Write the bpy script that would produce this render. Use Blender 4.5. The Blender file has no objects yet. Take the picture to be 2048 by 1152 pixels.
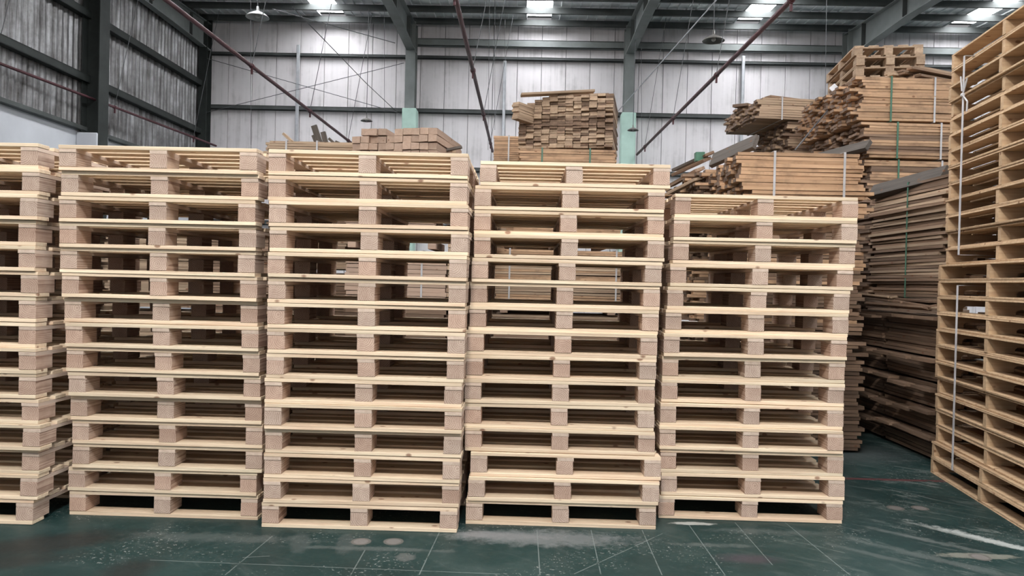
import bpy, bmesh, math, random
from mathutils import Vector, Matrix, Euler
random.seed(7)
sc = bpy.context.scene
col = sc.collection
R = math.radians

# ------------------------------------------------------------------ camera
F = 1480.0
CAM = Vector((0, 0, 1.415))
ROT = Matrix.Rotation(R(1.0), 3, 'Z') @ Matrix.Rotation(R(90 - 0.54), 3, 'X') @ Matrix.Rotation(R(1.35), 3, 'Z')
cd = bpy.data.cameras.new('camera')
cd.sensor_width = 36
cd.lens = 36 * F / 2048
cd.clip_start = 0.05
cam = bpy.data.objects.new('camera', cd)
col.objects.link(cam)
cam.matrix_world = Matrix.Translation(CAM) @ ROT.to_4x4()
sc.camera = cam

def ray(px, py):
    return ROT @ Vector(((px - 1024) / F, -(py - 576) / F, -1))
def at(px, py, Y):
    d = ray(px, py); return CAM + d * (Y / d.y)
def ground(px, py):
    d = ray(px, py); return CAM + d * (-CAM.z / d.z)

# ------------------------------------------------------------------ world, light, exposure
w = bpy.data.worlds.new('world'); sc.world = w; w.use_nodes = True
w.node_tree.nodes['Background'].inputs[0].default_value = (0.98, 0.97, 1.0, 1)
w.node_tree.nodes['Background'].inputs[1].default_value = 0.38

def area(name, loc, target, sx, sy, power, colr, shape='RECTANGLE'):
    l = bpy.data.lights.new(name, 'AREA'); l.shape = shape; l.size = sx; l.size_y = sy
    l.energy = power; l.color = colr
    o = bpy.data.objects.new(name, l); col.objects.link(o); o.location = loc
    o.rotation_euler = (Vector(target) - Vector(loc)).to_track_quat('-Z', 'Y').to_euler()
    return o
area('overhead_key', (-0.7, -1.0, 6.0), (0.3, 5.0, 0.8), 0.6, 0.6, 430, (1.0, 0.96, 0.9))  # overhead source placed by the shadow slopes on the block sides
area('open_front_fill', (0.0, -6.5, 3.2), (0, 5, 1.5), 10.0, 5.0, 110, (0.97, 0.98, 1.0))  # added broad fill at the open end behind the camera
SKY = 29.0                                                   # emission of the roof lights

vs = sc.view_settings
vs.view_transform = 'Standard'; vs.look = 'None'; vs.gamma = 1; vs.use_curve_mapping = False
vs.exposure = -0.2
sc.cycles.use_denoising = True

# ------------------------------------------------------------------ node helper
class N:
    def __init__(s, name, rough=0.7, metal=0.0):
        s.m = bpy.data.materials.new(name); s.m.use_nodes = True
        s.t = s.m.node_tree; s.b = s.t.nodes['Principled BSDF']
        s.b.inputs['Roughness'].default_value = rough; s.b.inputs['Metallic'].default_value = metal
        try: s.b.inputs['Specular IOR Level'].default_value = 0.25
        except Exception: pass
    def n(s, typ, **k):
        n = s.t.nodes.new(typ)
        for a, b in k.items(): setattr(n, a, b)
        return n
    def l(s, a, b): s.t.links.new(a, b)
    def put(s, sock, v):
        if isinstance(v, bpy.types.NodeSocket): s.l(v, sock)
        elif v is not None: sock.default_value = v
    def math(s, op, a, b=None, c=None, clamp=False):
        n = s.n('ShaderNodeMath', operation=op); n.use_clamp = clamp
        s.put(n.inputs[0], a); s.put(n.inputs[1], b); s.put(n.inputs[2], c)
        return n.outputs[0]
    def vm(s, op, a, b=None):
        n = s.n('ShaderNodeVectorMath', operation=op); s.put(n.inputs[0], a)
        if b is not None: s.put(n.inputs[1], b)
        return n.outputs[1] if op in ('LENGTH', 'DISTANCE') else n.outputs[0]
    def obj(s): return s.n('ShaderNodeTexCoord').outputs['Object']
    def rnd(s): return s.n('ShaderNodeObjectInfo').outputs['Random']
    def noise(s, vec, scale, detail=3, rough=0.55, dist=0.0):
        n = s.n('ShaderNodeTexNoise'); s.put(n.inputs['Vector'], vec)
        n.inputs['Scale'].default_value = scale; n.inputs['Detail'].default_value = detail
        n.inputs['Roughness'].default_value = rough; n.inputs['Distortion'].default_value = dist
        return n.outputs['Fac']
    def ramp(s, fac, stops):
        n = s.n('ShaderNodeValToRGB'); s.l(fac, n.inputs[0]); e = n.color_ramp.elements
        while len(e) < len(stops): e.new(0.5)
        for i, (p, c) in enumerate(stops):
            e[i].position = p; e[i].color = (*c, 1) if len(c) == 3 else c
        return n.outputs[0]
    def step(s, v, lo, hi):
        n = s.n('ShaderNodeMapRange'); n.clamp = True; s.l(v, n.inputs[0])
        n.inputs[1].default_value = lo; n.inputs[2].default_value = hi
        return n.outputs[0]
    def mix(s, fac, a, b, mode='MIX'):
        n = s.n('ShaderNodeMix', data_type='RGBA', blend_type=mode)
        s.put(n.inputs[0], fac)
        s.put(n.inputs[6], (*a, 1) if isinstance(a, tuple) else a)
        s.put(n.inputs[7], (*b, 1) if isinstance(b, tuple) else b)
        return n.outputs[2]
    def base(s, c): s.put(s.b.inputs['Base Color'], (*c, 1) if isinstance(c, tuple) else c); return s
    def bump(s, h, strength=0.2, dist=0.01):
        n = s.n('ShaderNodeBump'); n.inputs['Strength'].default_value = strength
        n.inputs['Distance'].default_value = dist; s.l(h, n.inputs['Height'])
        s.l(n.outputs[0], s.b.inputs['Normal'])

def wood(name, c1, c2, knot=(0.16, 0.07, 0.035), axis=0, var=0.25, tint=None, rough=0.72, knots=True, bump=0.15, dirt=None):
    """straight grain along local axis; every object gets its own cut of the pattern"""
    m = N(name, rough)
    r = m.rnd()
    off = m.n('ShaderNodeCombineXYZ'); m.l(m.math('MULTIPLY', r, 37.0), off.inputs[0])
    m.l(m.math('MULTIPLY', r, 91.0), off.inputs[1]); m.l(m.math('MULTIPLY', r, 53.0), off.inputs[2])
    p = m.vm('ADD', m.obj(), off.outputs[0])
    s = [26.0, 26.0, 26.0]; s[axis] = 1.3
    g = m.noise(m.vm('MULTIPLY', p, tuple(s)), 1.0, 4, 0.6, 0.6)
    s2 = [95.0, 95.0, 95.0]; s2[axis] = 4.0
    fine = m.noise(m.vm('MULTIPLY', p, tuple(s2)), 1.0, 2, 0.5)
    v = m.math('ADD', m.math('MULTIPLY', g, 0.7), m.math('MULTIPLY', fine, 0.3))
    c = m.ramp(v, [(0.30, c2), (0.62, c1)])
    if tint:
        c = m.mix(m.math('MULTIPLY', r, 1.0), c, m.mix(1.0, c, tint, 'MULTIPLY'))
    if dirt:
        d = m.step(m.noise(p, 5.0, 4, 0.6), 0.5, 0.72)
        c = m.mix(m.math('MULTIPLY', d, 0.75), c, dirt)
    if knots:
        s3 = [8.0, 13.0, 13.0]; 
        if axis == 1: s3 = [13.0, 8.0, 13.0]
        vo = m.n('ShaderNodeTexVoronoi'); m.l(m.vm('MULTIPLY', p, tuple(s3)), vo.inputs['Vector'])
        vo.inputs['Scale'].default_value = 0.75
        k = m.math('SUBTRACT', 1.0, m.step(vo.outputs['Distance'], 0.075, 0.13))
        c = m.mix(m.math('MULTIPLY', k, 0.8), c, knot)
    r2 = m.math('FRACT', m.math('MULTIPLY', r, 17.31))
    f = m.math('ADD', 1.0 - var / 2, m.math('MULTIPLY', r2, var))
    cc = m.n('ShaderNodeCombineColor'); [m.l(f, cc.inputs[i]) for i in range(3)]
    c = m.mix(1.0, c, cc.outputs[0], 'MULTIPLY')
    m.base(c)
    if bump: m.bump(v, bump, 0.004)
    return m.m

def blockwood(name, c1, c2):
    """sawn block, growth rings on the end faces, grain along local Y"""
    m = N(name, 0.78)
    r = m.rnd()
    o = m.obj()
    off = m.n('ShaderNodeCombineXYZ')
    m.l(m.math('SUBTRACT', m.math('MULTIPLY', m.math('FRACT', m.math('MULTIPLY', r, 13.7)), 0.11), 0.055), off.inputs[0])
    m.l(m.math('ADD', m.math('MULTIPLY', r, 0.09), -0.055), off.inputs[2])
    p = m.vm('MULTIPLY', m.vm('ADD', o, off.outputs[0]), (1.0, 0.05, 1.0))
    nz = m.noise(m.vm('ADD', p, off.outputs[0]), 14.0, 2, 0.5)
    d = m.math('ADD', m.vm('LENGTH', p), m.math('MULTIPLY', nz, 0.018))
    ring = m.math('FRACT', m.math('MULTIPLY', d, 105.0))
    ring = m.math('POWER', ring, 2.0)
    q = m.vm('MULTIPLY', m.vm('ADD', o, off.outputs[0]), (160.0, 10.0, 160.0))
    fz = m.noise(q, 1.0, 2, 0.6)
    big = m.noise(m.vm('ADD', o, off.outputs[0]), 16.0, 2, 0.5)
    v = m.math('ADD', m.math('MULTIPLY', ring, 0.42), m.math('ADD', m.math('MULTIPLY', fz, 0.4), m.math('MULTIPLY', big, 0.35)))
    c = m.ramp(v, [(0.28, c1), (0.76, c2)])
    r2 = m.math('FRACT', m.math('MULTIPLY', r, 29.3))
    c = m.mix(r2, c, m.mix(1.0, c, (0.97, 0.87, 0.82), 'MULTIPLY'))
    r3 = m.math('FRACT', m.math('MULTIPLY', r, 7.77))
    f = m.math('ADD', 0.86, m.math('MULTIPLY', r3, 0.2))
    cc = m.n('ShaderNodeCombineColor'); [m.l(f, cc.inputs[i]) for i in range(3)]
    c = m.mix(1.0, c, cc.outputs[0], 'MULTIPLY')
    m.base(c); m.bump(v, 0.2, 0.003)
    return m.m

def plain(name, c, rough=0.6, metal=0.0, nscale=3.0, amt=0.25, stretch=(1, 1, 1)):
    m = N(name, rough, metal)
    n = m.noise(m.vm('MULTIPLY', m.obj(), stretch), nscale, 4, 0.6)
    m.base(m.ramp(n, [(0.3, tuple(x * (1 - amt) for x in c)), (0.7, tuple(min(1, x * (1 + amt)) for x in c))]))
    return m.m

M = {}
M['pine'] = wood('pine_board', (0.735, 0.62, 0.455), (0.60, 0.43, 0.30), tint=(0.98, 0.94, 0.93), var=0.2, knot=(0.20, 0.09, 0.05))
M['block'] = blockwood('pine_block', (0.60, 0.475, 0.385), (0.31, 0.21, 0.165))
M['stringer'] = wood('stringer_pine', (0.58, 0.46, 0.375), (0.46, 0.345, 0.27), axis=1, var=0.2, knots=False)
M['endgrain'] = wood('weathered_end', (0.20, 0.135, 0.095), (0.09, 0.06, 0.045), var=0.7, knots=False)
M['ply'] = wood('yellow_pine', (0.54, 0.385, 0.24), (0.37, 0.235, 0.14), var=0.2)
M['orange'] = wood('rough_orange', (0.54, 0.35, 0.215), (0.38, 0.23, 0.135), tint=(0.85, 0.85, 0.85), var=0.3, dirt=(0.16, 0.10, 0.065))
M['tan'] = wood('rough_tan', (0.46, 0.34, 0.235), (0.31, 0.215, 0.145), tint=(0.8, 0.78, 0.78), var=0.4)
M['brown'] = wood('weathered_shaded_brown', (0.25, 0.165, 0.11), (0.13, 0.085, 0.06), tint=(0.8, 0.78, 0.78), var=0.6)  # weathered wood; also holds painted shade in the aisle pile
M['grey'] = wood('weathered_grey', (0.105, 0.088, 0.075), (0.055, 0.045, 0.038), var=0.4)
M['timber'] = wood('sawn_timber', (0.44, 0.315, 0.24), (0.34, 0.235, 0.175), var=0.3)
M['strap_white'] = plain('strap_white', (0.47, 0.46, 0.47), 0.4)
M['strap_green'] = plain('strap_green', (0.07, 0.16, 0.11), 0.4)
M['pipe'] = plain('red_oxide_paint', (0.085, 0.035, 0.04), 0.5)
M['steel'] = plain('green_grey_steel', (0.075, 0.081, 0.079), 0.6, nscale=1.5)
M['steel_dark'] = plain('dark_steel', (0.028, 0.032, 0.03), 0.6)
M['steel_light'] = plain('grey_steel', (0.20, 0.215, 0.21), 0.6, nscale=1.0)
M['mint'] = plain('mint_paint', (0.42, 0.58, 0.51), 0.55, amt=0.1)
M['wire'] = plain('wire_grey', (0.10, 0.10, 0.105), 0.5)
M['wire_light'] = plain('galvanised', (0.42, 0.43, 0.45), 0.45, 0.3)
M['masonry'] = plain('white_render', (0.55, 0.56, 0.59), 0.85, nscale=0.8, amt=0.1)
M['lamp'] = plain('lamp_enamel', (0.16, 0.15, 0.14), 0.4, 0.2)
M['lamp_pale'] = plain('lamp_pale', (0.40, 0.40, 0.39), 0.4, 0.1)

def panel_mat():
    m = N('dusty_panel', 0.7)
    o = m.obj(); r = m.rnd()
    off = m.n('ShaderNodeCombineXYZ'); m.l(m.math('MULTIPLY', r, 40.0), off.inputs[0])
    p = m.vm('ADD', o, off.outputs[0])
    streak = m.noise(m.vm('MULTIPLY', p, (9, 1, 0.35)), 1.0, 4, 0.6)
    blot = m.noise(p, 1.1, 5, 0.65)
    c = m.ramp(m.math('ADD', m.math('MULTIPLY', streak, 0.5), m.math('MULTIPLY', blot, 0.5)),
               [(0.32, (0.44, 0.42, 0.42)), (0.48, (0.70, 0.665, 0.675)), (0.68, (0.77, 0.735, 0.75))])
    m.base(c); return m.m
M['panel'] = panel_mat()

def corr_mat():
    m = N('corrugated_metal', 0.42, 0.55)
    o = m.obj(); r = m.rnd()
    off = m.n('ShaderNodeCombineXYZ'); m.l(m.math('MULTIPLY', r, 30.0), off.inputs[1])
    p = m.vm('ADD', o, off.outputs[0])
    st = m.noise(m.vm('MULTIPLY', p, (1, 14, 0.7)), 1.0, 5, 0.7)
    bl = m.noise(m.vm('MULTIPLY', p, (1, 1, 1)), 1.8, 5, 0.7)
    v = m.math('ADD', m.math('MULTIPLY', st, 0.6), m.math('MULTIPLY', bl, 0.4))
    m.base(m.ramp(v, [(0.36, (0.05, 0.045, 0.042)), (0.5, (0.20, 0.195, 0.195)), (0.66, (0.44, 0.44, 0.45))]))
    return m.m
M['corr'] = corr_mat()
M['roof'] = plain('roof_sheet', (0.80, 0.81, 0.84), 0.6, nscale=2.0)

m = N('skylight', 0.5); m.base((0.9, 0.92, 0.95))
m.b.inputs['Emission Color'].default_value = (0.95, 0.97, 1.0, 1); m.b.inputs['Emission Strength'].default_value = SKY
M['sky'] = m.m

def floor_mat():
    m = N('painted_floor', 0.42)
    o = m.obj()
    n1 = m.noise(o, 1.3, 6, 0.62); n2 = m.noise(o, 9.0, 5, 0.7); n3 = m.noise(o, 45.0, 3, 0.7)
    c = m.ramp(n1, [(0.3, (0.007, 0.021, 0.021)), (0.5, (0.012, 0.034, 0.033)), (0.68, (0.032, 0.055, 0.052))])
    c = m.mix(m.math('MULTIPLY', m.step(n2, 0.52, 0.7), 0.35), c, (0.055, 0.075, 0.072))
    # fine chips and scuffs
    ch = m.math('MULTIPLY', m.step(n3, 0.60, 0.65), m.step(m.noise(o, 2.2, 3), 0.48, 0.6))
    c = m.mix(m.math('MULTIPLY', ch, 0.7), c, (0.32, 0.33, 0.31))
    # stretched drag scuffs, toward the right aisle
    rot = m.n('ShaderNodeVectorRotate', rotation_type='Z_AXIS'); m.l(o, rot.inputs['Vector']); rot.inputs['Angle'].default_value = R(38)
    sc1 = m.noise(m.vm('MULTIPLY', rot.outputs[0], (2.2, 9, 1)), 1.0, 6, 0.75, 1.2)
    sx = m.n('ShaderNodeSeparateXYZ'); m.l(o, sx.inputs[0]); X, Y = sx.outputs[0], sx.outputs[1]
    right = m.step(X, 1.2, 2.6)
    scf = m.math('MULTIPLY', m.step(sc1, 0.54, 0.70), m.math('ADD', 0.08, m.math('MULTIPLY', right, 0.42)))
    c = m.mix(scf, c, (0.27, 0.29, 0.27))
    def blob(px, py, rx, ry, colr, amt, rag=0.25, nz=7.0, ang=0.0, soft=0.25):
        nonlocal c
        g = ground(px, py)
        v = m.vm('SUBTRACT', o, (g.x, g.y, 0))
        if ang:
            ro = m.n('ShaderNodeVectorRotate', rotation_type='Z_AXIS'); m.l(v, ro.inputs['Vector']); ro.inputs['Angle'].default_value = ang; v = ro.outputs[0]
        v = m.vm('MULTIPLY', v, (1 / rx, 1 / ry, 0))
        d = m.math('ADD', m.vm('LENGTH', v), m.math('MULTIPLY', m.math('SUBTRACT', m.noise(o, nz, 6, 0.75), 0.5), rag * 4))
        k = m.math('SUBTRACT', 1.0, m.step(d, 1 - soft, 1 + soft * 0.4))
        c = m.mix(m.math('MULTIPLY', k, amt), c, colr)
    dark = (0.016, 0.017, 0.017)
    blob(100, 1085, 0.45, 0.16, dark, 0.8, 0.35, 4.0, R(-25), 0.5)
    blob(10, 1125, 0.35, 0.12, dark, 0.7, 0.35, 4.0, R(-25), 0.5)
    blob(262, 1140, 0.14, 0.15, dark, 0.7, 0.3, 5.0, 0, 0.5)
    blob(1495, 1118, 0.17, 0.07, (0.05, 0.04, 0.05), 0.7, 0.3, 5.0, 0, 0.6)
    pale = (0.17, 0.18, 0.18)
    blob(1090, 1076, 0.50, 0.13, pale, 0.7, 0.55, 11.0, 0, 0.45)
    blob(1000, 1072, 0.30, 0.055, (0.2, 0.2, 0.2), 0.5, 0.6, 18.0, 0, 0.4)
    blob(965, 1068, 0.14, 0.05, (0.2, 0.2, 0.2), 0.5, 0.15)
    blob(1385, 1047, 0.13, 0.03, (0.42, 0.42, 0.39), 0.8, 0.35, 14.0)
    blob(810, 1115, 0.05, 0.06, (0.12, 0.125, 0.12), 0.6, 0.6, 20)
    blob(1995, 1085, 0.40, 0.045, (0.40, 0.42, 0.40), 0.8, 0.8, 16.0, R(48), 0.5)
    blob(1905, 1066, 0.30, 0.03, (0.28, 0.30, 0.28), 0.6, 0.5, 9.0, R(48), 0.5)
    blob(1960, 1112, 0.22, 0.045, (0.19, 0.19, 0.16), 0.8, 0.35, 14.0, 0)
    blob(1700, 905, 0.5, 0.4, (0.11, 0.125, 0.125), 0.5, 0.3, 5.0, 0, 0.6)
    blob(600, 1085, 0.055, 0.16, (0.06, 0.075, 0.073), 0.6, 0.3, 9, R(-14))
    blob(690, 1088, 0.05, 0.16, (0.06, 0.075, 0.073), 0.6, 0.3, 9, R(-10))
    for px, py, rx, ry, q in ((430, 1075, 0.5, 0.07, 0.4), (760, 1098, 0.4, 0.03, 0.5), (1560, 1065, 0.35, 0.05, 0.35), (1420, 1090, 0.2, 0.03, 0.5), (1830, 1075, 0.3, 0.03, 0.6), (1900, 1125, 0.5, 0.04, 0.5), (1750, 1110, 0.3, 0.03, 0.45)):
        blob(px, py, rx, ry, (0.11, 0.125, 0.12), q, 0.9, 8.0, R(40) if px > 1700 else 0, 0.5)
    for px, py in ((722, 1083), (787, 1083), (1791, 1016), (1840, 1016), (1960, 1114)):
        blob(px, py, 0.055, 0.055, (0.115, 0.11, 0.10), 1.0, 0.02, 8, 0, 0.08)
        blob(px, py, 0.04, 0.04, (0.165, 0.155, 0.145), 1.0, 0.03, 20, 0, 0.1)
    # thin scratches / joints between two pixels
    def line(p1, p2, wd, colr, amt, inf=False, brk=0.0):
        nonlocal c
        a, b = ground(*p1), ground(*p2)
        d = (b - a); L = d.length; d.normalize()
        v = m.vm('SUBTRACT', o, (a.x, a.y, 0))
        def dot(vec):
            n = m.n('ShaderNodeVectorMath', operation='DOT_PRODUCT'); m.l(v, n.inputs[0]); n.inputs[1].default_value = vec
            return n.outputs['Value']
        per = m.math('ABSOLUTE', dot((-d.y, d.x, 0)))
        k = m.math('LESS_THAN', m.math('ADD', per, m.math('MULTIPLY', m.math('SUBTRACT', n2, 0.5), wd * 0.8)), wd)
        if not inf:
            t = dot((d.x, d.y, 0))
            k = m.math('MULTIPLY', k, m.math('MULTIPLY', m.math('GREATER_THAN', t, 0), m.math('LESS_THAN', t, L)))
        if brk: k = m.math('MULTIPLY', k, m.step(n2, brk, brk + 0.1))
        c = m.mix(m.math('MULTIPLY', k, amt), c, colr)
    lc = (0.20, 0.23, 0.22)
    for p1, p2 in (((1148, 1148), (1325, 1067)), ((1074, 1060), (1080, 1150)), ((1182, 1060), (1202, 1150)), ((1284, 1060), (1324, 1150)),
                   ((1378, 1050), (1450, 1150)), ((1470, 1045), (1545, 1130)), ((545, 1072), (450, 1150)), ((880, 1062), (838, 1150)),
                   ((485, 1115), (540, 1112)), ((300, 1120), (1000, 1148)), ((730, 1100), (700, 1152)), ((1570, 1045), (1700, 1150)), ((1615, 1088), (1690, 1106))):
        line(p1, p2, 0.0028, lc, 0.55, False, 0.36)
    a = ground(1690, 957); 
    # red marking line across the aisle
    red = m.math('LESS_THAN', m.math('ABSOLUTE', m.math('SUBTRACT', Y, a.y)), 0.028)
    red = m.math('MULTIPLY', red, m.step(n2, 0.36, 0.46))
    c = m.mix(m.math('MULTIPLY', red, 0.85), c, (0.10, 0.035, 0.038))
    m.base(c)
    m.l(m.math('ADD', 0.32, m.math('MULTIPLY', n2, 0.3)), m.b.inputs['Roughness'])
    m.bump(n2, 0.08, 0.01)
    return m.m
M['floor'] = floor_mat()

# ------------------------------------------------------------------ mesh helpers
def box(bm, c, s, bev=0.0):
    r = bmesh.ops.create_cube(bm, size=1.0)
    bmesh.ops.scale(bm, vec=s, verts=r['verts'])
    bmesh.ops.translate(bm, vec=c, verts=r['verts'])
    if bev:
        es = list({e for v in r['verts'] for e in v.link_edges})
        bmesh.ops.bevel(bm, geom=es, offset=bev, segments=1, affect='EDGES')
def tube(bm, a, b, r, n=8):
    a, b = Vector(a), Vector(b); d = b - a
    q = d.to_track_quat('Z', 'Y').to_matrix().to_4x4()
    mt = Matrix.Translation((a + b) / 2) @ q
    bmesh.ops.create_cone(bm, cap_ends=True, segments=n, radius1=r, radius2=r, depth=d.length, matrix=mt)
def mesh(name, bm, mat):
    me = bpy.data.meshes.new(name); bm.to_mesh(me); bm.free()
    me.materials.append(mat); return me
def put(name, me, parent=None, loc=(0, 0, 0), rot=(0, 0, 0)):
    o = bpy.data.objects.new(name, me); col.objects.link(o)
    o.location = loc; o.rotation_euler = rot
    if parent is not None: o.parent = parent
    return o
def obj(name, bm, mat, parent=None, loc=(0, 0, 0), rot=(0, 0, 0)):
    return put(name, mesh(name, bm, mat), parent, loc, rot)
def thing(name, label, cat, loc=(0, 0, 0), rz=0.0, group=None):
    o = bpy.data.objects.new(name, None); col.objects.link(o); o.empty_display_size = 0.1
    o.location = loc; o.rotation_euler = (0, 0, rz)
    tag(o, label, cat, group); return o
def tag(o, label=None, cat=None, group=None, kind=None):
    if label: o['label'] = label
    if cat: o['category'] = cat
    if group: o['group'] = group
    if kind: o['kind'] = kind
    return o
def struct(name, bm, mat, parent=None, loc=(0, 0, 0)):
    o = obj(name, bm, mat, parent, loc)
    if parent is None: o['kind'] = 'structure'
    return o
def boxmesh(name, s, mat, bev=0.0, c=(0, 0, 0)):
    bm = bmesh.new(); box(bm, c, s, bev); return mesh(name, bm, mat)

# ------------------------------------------------------------------ the shell
XL, XR, YB, YF = -9.2, 20.6, 20.85, -7.0
MASON = 4.32
def zroof(y): return 8.66 - 0.045 * (20.5 - y)
bm = bmesh.new(); box(bm, ((XL + XR) / 2, (YB + YF) / 2, -0.1), (XR - XL + 0.6, YB - YF + 0.6, 0.2)); struct('floor', bm, M['floor'])

# back wall: backing + panels + girts
bm = bmesh.new(); box(bm, ((XL + XR) / 2, YB + 0.12, 4.35), (XR - XL, 0.06, 8.7)); wb = struct('wall_back', bm, M['steel_light'])
PW = 0.68
pm = [boxmesh('panel', (PW - 0.012, 0.05, 8.56), M['panel'], 0.006)]
x = XL + PW / 2; k = 0
while x < XR:
    put('panel', pm[0], wb, (x, YB + random.uniform(-0.003, 0.003), 4.31)); x += PW
def girt_mesh(L, h=0.17, d=0.12):
    bm = bmesh.new()                                     # C-section girt along X
    box(bm, (0, 0, h / 2 - 0.008), (L, d, 0.016)); box(bm, (0, 0, -h / 2 + 0.008), (L, d, 0.016))
    box(bm, (0, -d / 2 + 0.006, 0), (L, 0.012, h)); return bm
for z in (7.62, 6.12, 4.5, 2.9, 1.3):
    obj('girt', girt_mesh(XR - XL, 0.085 if z > 7 else 0.12), M['steel'], wb, ((XL + XR) / 2, YB - 0.1, z))
obj('eave_beam', girt_mesh(XR - (-3.28), 0.2, 0.16), M['steel_light'], wb, ((XR - 3.28) / 2, YB - 0.14, 8.02))
for px, y0, y1 in ((597, 90, 300), (1010, 122, 320), (1487, 112, 200)):
    p = at(px, y0, YB - 0.22); q = at(px, y1, YB - 0.22)
    bm = bmesh.new(); box(bm, (0, 0, 0), (0.085, 0.07, p.z - 1.2), 0.01)
    obj('down_channel', bm, M['wire_light'], wb, (p.x, YB - 0.22, (p.z + 1.2) / 2))

# left wall: masonry below, corrugated sheets above, girts
bm = bmesh.new(); box(bm, (XL - 0.12, (YB + YF) / 2, MASON / 2), (0.2, YB - YF, MASON)); wl = struct('wall_left', bm, M['masonry'])
bm = bmesh.new(); box(bm, (XL - 0.3, (YB + YF) / 2, 4.5), (0.04, YB - YF, 9.0)); obj('backing', bm, M['steel_dark'], wl)
def corr_sheet(w, h, pitch, amp, seg=8):
    bm = bmesh.new(); n = int(round(w / pitch)) * seg; rows = []
    for i in range(n + 1):
        t = i / n * w
        a = math.cos(2 * math.pi * t / pitch)
        a = max(-0.75, min(0.75, a * 1.3))
        rows.append((bm.verts.new((a * amp, t, 0)), bm.verts.new((a * amp, t, h))))
    for a, b in zip(rows, rows[1:]): bm.faces.new((a[0], b[0], b[1], a[1]))
    return bm
cs = mesh('corrugated_sheet', corr_sheet(1.04, 4.5, 0.173, 0.028), M['corr'])
y = YF; i = 0
while y < YB - 0.1:
    put('corrugated_sheet', cs, wl, (XL - 0.03 + 0.006 * (i % 2), y, MASON - 0.02)); y += 1.02; i += 1
for z in (5.36, 6.68, 7.95):
    bm = bmesh.new(); L = YB - YF
    box(bm, (0, 0, 0.07), (0.14, L, 0.014)); box(bm, (0, 0, -0.07), (0.14, L, 0.014)); box(bm, (0.064, 0, 0), (0.012, L, 0.14))
    obj('girt', bm, M['steel_dark'], wl, (XL + 0.08, (YB + YF) / 2, z))
bm = bmesh.new(); box(bm, (0, 0, 0), (0.16, YB - YF, 0.09), 0.01); obj('sill_rail', bm, M['steel'], wl, (XL + 0.02, (YB + YF) / 2, MASON + 0.02))
bm = bmesh.new(); box(bm, (XR + 0.1, (YB + YF) / 2, 4.4), (0.2, YB - YF, 8.8)); struct('wall_right', bm, M['masonry'])

# columns
def ibeam(bm, L, w, d, t=0.02):
    box(bm, (0, d / 2, L / 2), (w, t, L)); box(bm, (0, -d / 2, L / 2), (w, t, L)); box(bm, (0, 0, L / 2), (t, d - t, L))
def column(name, x, y, w, d, ztop, rz=0.0, mint=0.0, mat='steel'):
    r = bpy.data.objects.new(name, None); col.objects.link(r); r.location = (x, y, 0); r.rotation_euler = (0, 0, rz)
    r['kind'] = 'structure'
    for s in (1, -1):
        bm = bmesh.new(); box(bm, (0, s * d / 2, (ztop + mint) / 2), (w, 0.024, ztop - mint)); obj('flange', bm, M[mat], r)
    bm = bmesh.new(); box(bm, (0, 0, (ztop + mint) / 2), (0.02, d - 0.024, ztop - mint)); obj('web', bm, M[mat], r)
    if mint:
        bm = bmesh.new(); box(bm, (0, 0, mint / 2), (w + 0.12, d + 0.06, mint), 0.02); obj('casing', bm, M['mint'], r)
for x in (-3.28, 2.72, 8.72, 14.72):
    column('column', x, YB - 0.42, 0.27, 0.36, 8.45, 0, 6.08, 'steel_light')
column('column', XL + 0.16, YB - 0.35, 0.22, 0.3, 8.55, 0, 0, 'steel_dark')
for y in (15.15, 9.4, 3.6, -2.2):
    column('column', XL + 0.24, y, 0.36, 0.34, zroof(y) - 0.3, R(90), 0, 'steel_dark')
    bm = bmesh.new(); box(bm, (0, 0, (4.32 + 8.2) / 2), (0.02, 0.34, 3.7), 0.003)
    # concrete pier under each column
    bm.free(); bm = bmesh.new(); box(bm, (XL + 0.2, y, 2.12), (0.44, 0.42, 4.24), 0.02); struct('pillar', bm, M['masonry'])

# roof: ceiling root mesh is a dark backing; sheets, purlins as children
bm = bmesh.new()
v = [bm.verts.new(p) for p in ((XL - 0.3, YF, zroof(YF) + 0.25), (XR + 0.3, YF, zroof(YF) + 0.25), (XR + 0.3, YB + 0.3, zroof(YB) + 0.25), (XL - 0.3, YB + 0.3, zroof(YB) + 0.25))]
bm.faces.new(v); r_ = bmesh.ops.extrude_face_region(bm, geom=list(bm.faces))
bmesh.ops.translate(bm, vec=(0, 0, 0.05), verts=[g for g in r_['geom'] if isinstance(g, bmesh.types.BMVert)])
ceil = struct('ceiling', bm, M['steel_dark'])
SKX = [-5.47, 0.22, 5.9, 11.6, 17.3]; SW = 0.66
edges = [XL] + [e for s in SKX for e in (s - SW / 2, s + SW / 2)] + [XR]
def roof_sheet(x0, x1):
    bm = bmesh.new(); n = max(1, round((x1 - x0) / 0.225)); p = (x1 - x0) / n; prev = None
    pts = []
    for i in range(n):
        a = x0 + i * p
        pts += [(a, 0), (a + p - 0.035, 0), (a + p - 0.028, -0.035), (a + p - 0.007, -0.035)]
    pts.append((x1, 0))
    for xx, zz in pts:
        cur = (bm.verts.new((xx, YF, zroof(YF) + zz)), bm.verts.new((xx, YB + 0.1, zroof(YB + 0.1) + zz)))
        if prev: bm.faces.new((prev[0], cur[0], cur[1], prev[1]))
        prev = cur
    return bm
for i in range(0, len(edges), 2):
    x0, x1 = edges[i], edges[i + 1]
    n = max(1, round((x1 - x0) / 1.05))
    for j in range(n):
        obj('roof_sheet', roof_sheet(x0 + (x1 - x0) * j / n, x0 + (x1 - x0) * (j + 1) / n), M['roof'], ceil)
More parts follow.
